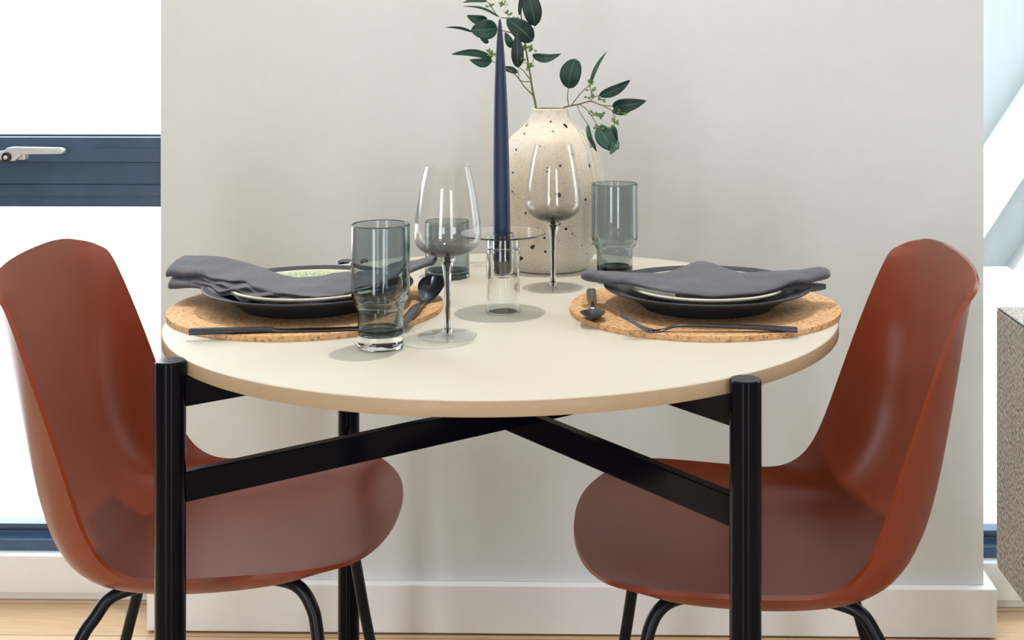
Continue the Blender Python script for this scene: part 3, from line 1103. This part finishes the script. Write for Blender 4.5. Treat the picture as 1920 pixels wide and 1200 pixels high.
x, z = on_plane(838.5, 519, TOP)
ct = empty('low_tumbler', W(x, z, TOP + 0.0004))
R_ = 0.0342
lathe('body', [(R_, 0.0092), (R_, 0.0855), (R_ - 0.0008, 0.0866), (R_ - 0.0022, 0.0866), (R_ - 0.0026, 0.0855), (R_ - 0.0026, 0.0125), (R_ - 0.006, 0.010)], M['smoke'], ct, 72, closed=True, step=0.004)
sharp(lathe('glass_floor', [(0, 0.0), (R_ - 0.001, 0.0), (R_, 0.001), (R_, 0.0090), (R_ - 0.003, 0.0098), (0, 0.0098)], M['smokebase'], ct, 72), 40)
tag(ct, 'short straight smoked tumbler behind the nearer wine glass', 'glass')


def wine(loc, label):
    r = empty('wine_glass', loc)
    prof = [(0.0035, 0.0985), (0.0085, 0.0992), (0.017, 0.1008), (0.026, 0.1038), (0.0335, 0.1082), (0.0386, 0.1138), (0.0413, 0.1205), (0.0421, 0.128),
            (0.0417, 0.135), (0.0408, 0.145), (0.0392, 0.156), (0.0365, 0.172), (0.0330, 0.191), (0.0285, 0.2095), (0.0277, 0.2125)]
    prof = catmull(prof, 3)
    th = 0.0009
    inner = [(max(0.0, rr - th), zz + (0.0018 if zz < 0.11 else 0.0)) for rr, zz in prof[::-1]]
    bw = lathe('bowl', prof + [(prof[-1][0] - th * 0.5, prof[-1][1] + 0.0005)] + inner + [(0, 0.1004)], M['winebowl'], r, 80)
    st = lathe('stem', catmull([(0.0, 0.004), (0.0085, 0.0042), (0.0052, 0.0075), (0.0036, 0.018), (0.0035, 0.045), (0.0042, 0.068), (0.0062, 0.085), (0.0076, 0.0925), (0.0105, 0.0975), (0.0, 0.0985)], 3), M['crystal'], r, 40)
    lathe('stem_core', catmull([(0.0, 0.0052), (0.0010, 0.0055), (0.0011, 0.03), (0.0012, 0.06), (0.0017, 0.085), (0.0036, 0.0945), (0.0, 0.0972)], 3), M['core'], st, 24)
    lathe('foot', catmull([(0, 0.0005), (0.022, 0.0005), (0.0355, 0.0), (0.0366, 0.0008), (0.0355, 0.0016), (0.022, 0.0022), (0.011, 0.0033), (0.007, 0.0042), (0, 0.0046)], 3), M['clear'], r, 80)
    return tag(r, label, 'wine glass', 'wine glasses with smoke tinted bowls')


x, z = on_plane(839, 630, TOP)
wine(W(x, z, TOP + 0.0004), 'nearer wine glass with smoke tinted bowl, standing beside the front tumbler')
x, z = on_plane(1037, 540, TOP)
wine(W(x, z, TOP + 0.0004), 'farther wine glass with smoke tinted bowl, standing in front of the speckled vase')

# ------------------------------------------------------------------ candle holder and candle
hxp, hzp = on_plane(943.5, 584, TOP)
ch = empty('candle_holder', W(hxp, hzp, TOP + 0.0004))
rc, rd_ = 0.0226, 0.0580
HH = 0.1035
bdy = lathe('cylinder', [(rc, 0.0), (rc, HH - 0.0225), (rc, HH), (rc - 0.0022, HH), (rc - 0.0022, 0.0)], M['holder'], ch, 72, closed=True, step=0.004)
lathe('collar', [(0.0135, HH - 0.0195), (rc - 0.0024, HH - 0.0195), (rc + 0.0004, HH - 0.0185), (rc + 0.0004, HH - 0.0165), (0.0135, HH - 0.0160)], M['holder'], ch, 72, closed=True, step=0.002)
lathe('drip_disc', [(0.0128, HH + 0.0002), (rd_ - 0.001, HH + 0.0012), (rd_, HH + 0.0022), (rd_ - 0.0008, HH + 0.0034), (0.0150, HH + 0.0026), (0.0128, HH + 0.0020)], M['holder'], ch, 96, closed=True, step=0.002)
well = [(0.0148, HH), (0.0148, HH - 0.046), (0.0132, HH - 0.0525), (0.0085, HH - 0.0575), (0.0, HH - 0.0592)]
win = [(0.0, HH - 0.0568), (0.0075, HH - 0.0552), (0.0117, HH - 0.0512), (0.0128, HH - 0.046), (0.0128, HH)]
lathe('candle_cup', well + win, M['holder'], ch, 48, closed=True, step=0.003)
tag(ch, 'clear glass candle holder with a wide disc rim, in the middle of the table', 'candle holder')

dm = hzp / F                      # metres per pixel at the candle
cz0 = TOP + 0.0004 + HH - 0.0545
top_z = EYE - (33 - V0) * dm
cd = empty('candle', W(hxp - 0.001, hzp, cz0))
prof = [(0.0, 0.0), (0.006, 0.0004), (0.0098, 0.003), (0.0112, 0.008), (0.0114, 0.02), (0.0113, 0.09), (0.0108, 0.15), (0.0098, 0.205), (0.0085, 0.25),
        (0.0067, 0.290), (0.0050, 0.315), (0.0032, 0.335), (0.0018, 0.347), (0.0, 0.352)]
k = (top_z - cz0) / 0.352
shear = (937.5 - 942.5) * dm / (top_z - cz0)
cb_ = lathe('wax', catmull([(r, z_ * k) for r, z_ in prof], 3), M['candle'], cd, 48)
for vtx in cb_.data.vertices:
    vtx.co.x += vtx.co.z * shear
wp = [(937.6, 35), (938, 28), (942.5, 21), (948, 13), (949.5, 4), (946, -1), (938, 1.5), (928, 3.5), (921, 7)]
pts = []
for i, (u, v_) in enumerate(wp):
    w_ = W((u - CX) * dm, hzp + 0.002 * math.sin(i), EYE - (v_ - V0) * dm)
    pts.append(w_ - cd.location)
tube('wick', catmull([tuple(p_) for p_ in pts], 5), 0.0010, M['wick'], cd, 8)
tag(cd, 'tall slate blue taper candle with a curled pale wick, in the glass holder', 'candle')

# ------------------------------------------------------------------ vase with eucalyptus
vx, vz = on_plane(1031, 502, TOP)
pv = vz / F
vase = empty('vase', W(vx, vz, TOP + 0.0003))
vh = lambda v_: (502 - v_) * pv
op = [(66, 502), (71, 500), (76, 490), (86, 470), (94, 450), (100, 425), (103.5, 395), (104, 365), (102.5, 335), (98, 308), (90.5, 284), (79, 262), (66, 248), (53, 237), (44, 228.5), (39, 220), (36.2, 211), (35.4, 204.5), (34.6, 203)]
outer = [(r * pv, vh(v_)) for r, v_ in op]
outer = catmull(outer, 3)
wall_t = 0.005
inner = [(max(0.001, r - wall_t), max(z_, 0.008)) for r, z_ in outer[::-1] if z_ > 0.006]
inner[0] = (inner[0][0] + 0.001, outer[-1][1])
body = lathe('body', [(0, 0.002), (outer[0][0] - 0.006, 0.002), (outer[0][0] - 0.003, 0)] + outer + inner + [(0, 0.008)], M['vase'], vase, 96)


ft = lathe('foot', [(outer[0][0] - 0.004, 0.0), (outer[0][0] + 0.0012, 0.0), (outer[2][0] + 0.0006, 0.0022), (outer[2][0] - 0.002, 0.0024)], M['claybase'], vase, 96)


def vase_r(zz):
    for (r0, z0), (r1, z1) in zip(outer, outer[1:]):
        if z0 <= zz <= z1:
            k_ = (zz - z0) / max(1e-6, z1 - z0)
            return r0 + (r1 - r0) * k_, math.atan2(r1 - r0, z1 - z0)
    return outer[-1][0], 0


# painted drops: thin raised blobs of black glaze lying on the vase wall
drops = [(990, 235, 3.2, 0.4), (1034.7, 228.5, 2.6, 0), (1062, 236, 4.6, 0.1), (1065, 228, 1.6, 0), (1040, 247, 2.2, 1.2), (987, 251, 2.4, 1), (973, 281, 2.4, 0.6), (1108.5, 275, 2.8, 0.2), (1107, 311, 3.0, 0.2),
         (1032, 315, 1.8, 0), (1031.5, 322, 2.0, 0), (1055, 311, 3.2, 0), (968, 324, 2.6, 0), (961, 357, 3.4, 0), (967.5, 360, 2.2, 0), (971, 363, 1.5, 0), (979, 370, 1.2, 0), (982, 374, 1.0, 0), (1052, 365.5, 4.6, 1.2),
         (1100, 374.5, 3.4, 0), (1053, 419.5, 4.4, 0), (1065.5, 429.5, 3.4, 0), (1077, 438.5, 1.8, 0), (1081, 442, 1.2, 0), (1083, 444.5, 1.0, 0), (1015, 430.5, 3.4, 0), (1027, 446.5, 3.2, 0), (1005, 463.5, 4.4, 2.3), (1028, 472.5, 3.4, 0),
         (982, 485, 5.0, 2.2), (1093, 460, 1.8, 0), (1112, 458, 2.6, 0.3), (967, 347, 1.4, 0), (1102, 476, 1.4, 0.4), (993, 400, 2.2, 0.5), (1088, 340, 2.0, 0), (1018, 275, 1.6, 0), (1075, 290, 1.8, 0.3)]
for (u, v_, s_, ang) in drops:
    zz = vh(v_)
    for it in range(3):
        r0, sl = vase_r(zz)
        sx = (u - 1031) * pv
        if abs(sx) > r0 * 0.985:
            sx = math.copysign(r0 * 0.985, sx)
        dep = math.sqrt(max(0, r0 * r0 - sx * sx))
        zz = EYE - (v_ - V0) * (vz - dep) / F - TOP
    zz = max(0.006, zz)
    r0, sl = vase_r(zz)
    az = math.atan2(-math.sqrt(max(0, r0 * r0 - sx * sx)), sx)
    nrm = Vector((math.cos(az) * math.cos(sl), math.sin(az) * math.cos(sl), -math.sin(sl)))
    tx = Vector((-math.sin(az), math.cos(az), 0))
    ty = nrm.cross(tx)
    pos = Vector((r0 * math.cos(az), r0 * math.sin(az), zz))
    long_ = 1.0 if ang == 0 else 1.75
    bm = bmesh.new()
    ca, sa = math.cos(ang), math.sin(ang)
    ring = []
    for k in range(14):
        ph = 2 * math.pi * k / 14
        wob = 1 + 0.10 * math.sin(3 * ph + u)
        a_, b2 = math.cos(ph) * s_ * pv * 0.78 * wob, math.sin(ph) * s_ * pv * 0.72 * long_ * wob
        p_ = pos + tx * (a_ * ca - b2 * sa) + ty * (a_ * sa + b2 * ca)
        rad = vase_r(min(max(p_.z, 0.002), outer[-1][1]))[0]
        h_ = math.hypot(p_.x, p_.y)
        p_.x *= (rad + 0.0002) / h_; p_.y *= (rad + 0.0002) / h_
        ring.append(bm.verts.new(p_))
    c_ = bm.verts.new(pos + nrm * 0.0006)
    for k in range(14):
        bm.faces.new((ring[k], ring[(k + 1) % 14], c_))
    d_ = from_bm('glaze_drop', bm, M['speck'], body)
tag(vase, 'white speckled stoneware vase with black drops, at the back of the table by the wall', 'vase')


def cam_pt(u, v_, Z):
    return W((u - CX) * Z / F, Z, EYE - (v_ - V0) * Z / F)


def leaf(root, base, tip, w, dzb, dzt, bend=0.0, fold=0.25, twist=0.0, rnd_=0.0):
    Zb_, Zt_ = vz + dzb, vz + dzt
    B, T = cam_pt(base[0], base[1], Zb_), cam_pt(tip[0], tip[1], Zt_)
    ax = T - B
    L_ = ax.length
    ax.normalize()
    view = (cam.location - B).normalized()
    side = ax.cross(view).normalized()
    nr = side.cross(ax).normalized()
    hw = w * pv * 0.5
    bm = bmesh.new()
    uvl = bm.loops.layers.uv.new('UVMap')
    n, mcols = 16, 8
    grid = []
    for i in range(n + 1):
        t_ = i / n
        prof = (math.sin(math.pi * min(1, t_ ** 0.78)) ** 0.72) if 0 < t_ < 1 else 0.0
        oval = math.sqrt(max(0.0, 1 - (2 * min(1.0, t_ ** 1.1) - 1) ** 2))
        prof = max(prof * (1 - 0.18 * t_) * (1 - rnd_) + oval * rnd_, 0.02)
        tw = twist * (t_ - 0.4)
        s2 = side * math.cos(tw) + nr * math.sin(tw)
        n2 = nr * math.cos(tw) - side * math.sin(tw)
        ctr = B + ax * (L_ * t_) + side * (bend * L_ * math.sin(math.pi * t_)) + nr * (0.10 * L_ * math.sin(math.pi * t_))
        row = []
        for j in range(mcols + 1):
            q = -1 + 2 * j / mcols
            wave = 0.05 * math.sin(t_ * 9 + q * 2 + base[0])
            row.append((bm.verts.new(ctr + s2 * (hw * prof * q) + n2 * (hw * prof * (fold * abs(q) + wave * q)) - root.location), t_, 0.5 + 0.5 * q))
        grid.append(row)
    for i in range(n):
        for j in range(mcols):
            qd = (grid[i][j], grid[i + 1][j], grid[i + 1][j + 1], grid[i][j + 1])
            f_ = bm.faces.new([q_[0] for q_ in qd])
            for lp_, q_ in zip(f_.loops, qd):
                lp_[uvl].uv = (q_[1], q_[2])
    o = from_bm('leaf', bm, M['leaf'], root)
    thick(o, 0.0006)
    return o


def twig(root, pts, r0, r1, name='stem'):
    P = [tuple(cam_pt(u, v_, vz + d) - root.location) for u, v_, d in pts]
    P = catmull(P, 5)
    n = len(P)
    return tube(name, P, [r0 + (r1 - r0) * i / (n - 1) for i in range(n)], M['stem'], root, 8)


def buds(root, u, v_, d, spread=7, n=7):
    bm = bmesh.new()
    rnd = random.Random(int(u * 7 + v_))
    c0 = cam_pt(u, v_, vz + d) - root.location
    st = c0 + Vector((0, 0, -spread * pv * 0.9))
    for k in range(n):
        dr = Vector((rnd.uniform(-1, 1), rnd.uniform(-1, 1), rnd.uniform(-0.3, 1))).normalized()
        e_ = st + dr * spread * pv * rnd.uniform(0.8, 1.35)
        bm_tube(bm, [st, (st + e_) / 2 + Vector((0, 0, 0.0008)), e_], 0.0005, 6)
        ln_ = 0.0034 * rnd.uniform(0.8, 1.2)
        bm_tube(bm, [e_ - dr * ln_ * 0.2, e_ + dr * ln_ * 0.15, e_ + dr * ln_ * 0.6, e_ + dr * ln_ * 1.1, e_ + dr * ln_ * 1.3], [0.0006, 0.0016, 0.0019, 0.0012, 0.0003], 8)
    o = from_bm('bud_cluster', bm, M['bud'], root)
    return o


sa_ = empty('eucalyptus_sprig', cam_pt(1004, 240, vz - 0.012))
tag(sa_, 'tall eucalyptus sprig rising behind the candle from the left side of the vase', 'sprig', 'eucalyptus sprigs in the vase')
# the stem reaches down inside the vase
twig(sa_, [(1022, 330, 0.0), (1009, 240, 0.0), (1004.5, 199, -0.004), (998, 167, -0.006), (995, 145, -0.006), (990, 117, -0.004), (986, 92, 0), (983, 70, 0.004), (978, 40, 0.008), (976, 10, 0.012), (972, -25, 0.016)], 0.0020, 0.0009)
twig(sa_, [(1000, 180, -0.005), (992, 171, -0.01), (983, 162, -0.014), (968, 142, -0.016), (948, 127, -0.02), (921, 114, -0.025)], 0.0012, 0.0007)
twig(sa_, [(994.5, 149, -0.006), (988, 141, -0.012), (982, 133, -0.016), (971, 125, -0.02)], 0.0011, 0.0006)
twig(sa_, [(994, 153, -0.006), (982, 153, -0.012), (974, 149, -0.016), (972, 140, -0.018), (972, 130, -0.02)], 0.0008, 0.0006)
twig(sa_, [(984, 76, 0.002), (965, 64, 0.006), (945, 58, 0.008), (930, 54, 0.01), (914, 38, 0.01)], 0.0011, 0.0006)
twig(sa_, [(991, 120, -0.004), (997, 118, -0.008), (1001, 110, -0.01), (999, 101, -0.012)], 0.0007, 0.0005)
twig(sa_, [(979, 45, 0.008), (960, 35, 0.0), (935, 31, -0.004), (918, 8, -0.01), (912, 2, -0.01)], 0.0010, 0.0006)
twig(sa_, [(981, 60, 0.006), (995, 62, 0), (1003, 50, -0.004)], 0.0008, 0.0005)
for a_ in [((913, 2), (868, 5), 10, -0.01, -0.02, 0.08), ((935, 32), (867, 12), 5, -0.004, -0.02, 0.10), ((914, 37), (875, 29), 20, 0.01, 0.006, -0.10),
           ((886, 60), (834, 51), 5.5, 0.01, -0.005, 0.06), ((933, 54), (883, 57), 39, 0.006, -0.01, 0.0, 0.2, 0.0, 0.5), ((923, 108), (846, 102), 15, -0.022, -0.03, 0.08),
           ((923, 113), (880, 112), 19, -0.028, -0.038, -0.12), ((999, 77), (950, 36), 39, -0.006, -0.014, 0.04, 0.2, 0.0, 0.45), ((1004, 49), (982, -26), 37, -0.004, -0.01, 0.04, 0.2, 0.0, 0.4),
           ((974, 29), (977, -14), 8, 0.004, 0.0, 0.0), ((971, 127), (969, 62), 25, -0.02, -0.022, 0.0), ((998, 104), (1052, 101), 18, -0.012, -0.02, 0.12),
           ((916, 80), (900, 71), 10, -0.006, -0.01, 0.0), ((960, 90), (947, 60), 16, 0.004, 0.002, 0.0), ((971, 136), (940, 127), 13, -0.016, -0.012, 0.05)]:
    leaf(sa_, *a_)
for u, v_, d, s_ in [(953, 24, 0, 6), (962, 30, 0, 6), (990, 84, -0.01, 7), (999, 88, -0.012, 6), (979, 112, -0.02, 7), (919, 94, -0.02, 6), (924, 101, -0.024, 5), (993, 124, -0.008, 5), (921, 9, -0.01, 5), (945, 5, -0.004, 5)]:
    buds(sa_, u, v_, d, s_)

sb_ = empty('eucalyptus_sprig', cam_pt(1058, 240, vz - 0.008))
tag(sb_, 'short eucalyptus sprig leaning over the right shoulder of the vase', 'sprig', 'eucalyptus sprigs in the vase')
twig(sb_, [(1030, 330, 0.004), (1046, 240, 0.0), (1055, 206, -0.008), (1062, 200.5, -0.014), (1072, 198, -0.02), (1087, 195, -0.026), (1107, 190, -0.032), (1128, 197, -0.036), (1149, 199, -0.04)], 0.0019, 0.0008)
twig(sb_, [(1066.5, 199, -0.016), (1064, 182, -0.014), (1066, 164, -0.012)], 0.0009, 0.0006)
twig(sb_, [(1071, 198, -0.02), (1086, 178, -0.022), (1098, 166, -0.024), (1107, 158, -0.024)], 0.0009, 0.0006)
twig(sb_, [(1106, 190, -0.032), (1114, 182, -0.03), (1124, 179, -0.028)], 0.0009, 0.0006)
twig(sb_, [(1082, 196, -0.024), (1088, 212, -0.04), (1103, 234, -0.05)], 0.0009, 0.0006)
twig(sb_, [(1087, 196, -0.026), (1101, 206, -0.04), (1112, 222, -0.05), (1122, 237, -0.055)], 0.0009, 0.0006)
twig(sb_, [(1103, 212, -0.042), (1112, 216, -0.046), (1124, 215, -0.05), (1133, 209, -0.05)], 0.0007, 0.0005)
twig(sb_, [(1128, 197, -0.036), (1140, 203, -0.042), (1148, 209, -0.045), (1153, 224, -0.05), (1151, 236, -0.05)], 0.0009, 0.0006)
for a_ in [((1066, 166), (1079, 110), 40, -0.012, -0.016, -0.05, 0.15, 0.0, 0.85), ((1106, 160), (1138, 96), 8, -0.024, -0.02, -0.06), ((1123, 180), (1182, 150), 21, -0.028, -0.02, 0.06),
           ((1148, 199), (1212, 189), 27, -0.04, -0.05, 0.04), ((1148, 208), (1181, 207), 19, -0.045, -0.04, -0.02, 0.2, 0.0, 0.7), ((1122, 236), (1154, 282), 36, -0.055, -0.06, 0.04, 0.2, 0.0, 0.5),
           ((1150, 236), (1160, 280), 20, -0.05, -0.045, 0.12), ((1158, 263), (1144, 290), 16, -0.058, -0.07, 0.0), ((1102, 233), (1120, 285), 10, -0.05, -0.055, 0.08), ((1106, 257), (1118, 282), 5, -0.058, -0.06, -0.05)]:
    leaf(sb_, *a_)
for u, v_, d, s_ in [(1108, 164, -0.026, 6), (1107, 178, -0.03, 6), (1106, 152, -0.024, 4), (1114, 208, -0.046, 6), (1131, 213, -0.05, 6), (1152, 226, -0.05, 5), (1166, 206, -0.05, 7), (1122, 236, -0.056, 5), (1127, 183, -0.03, 5), (1146, 238, -0.052, 5)]:
    buds(sb_, u, v_, d, s_)
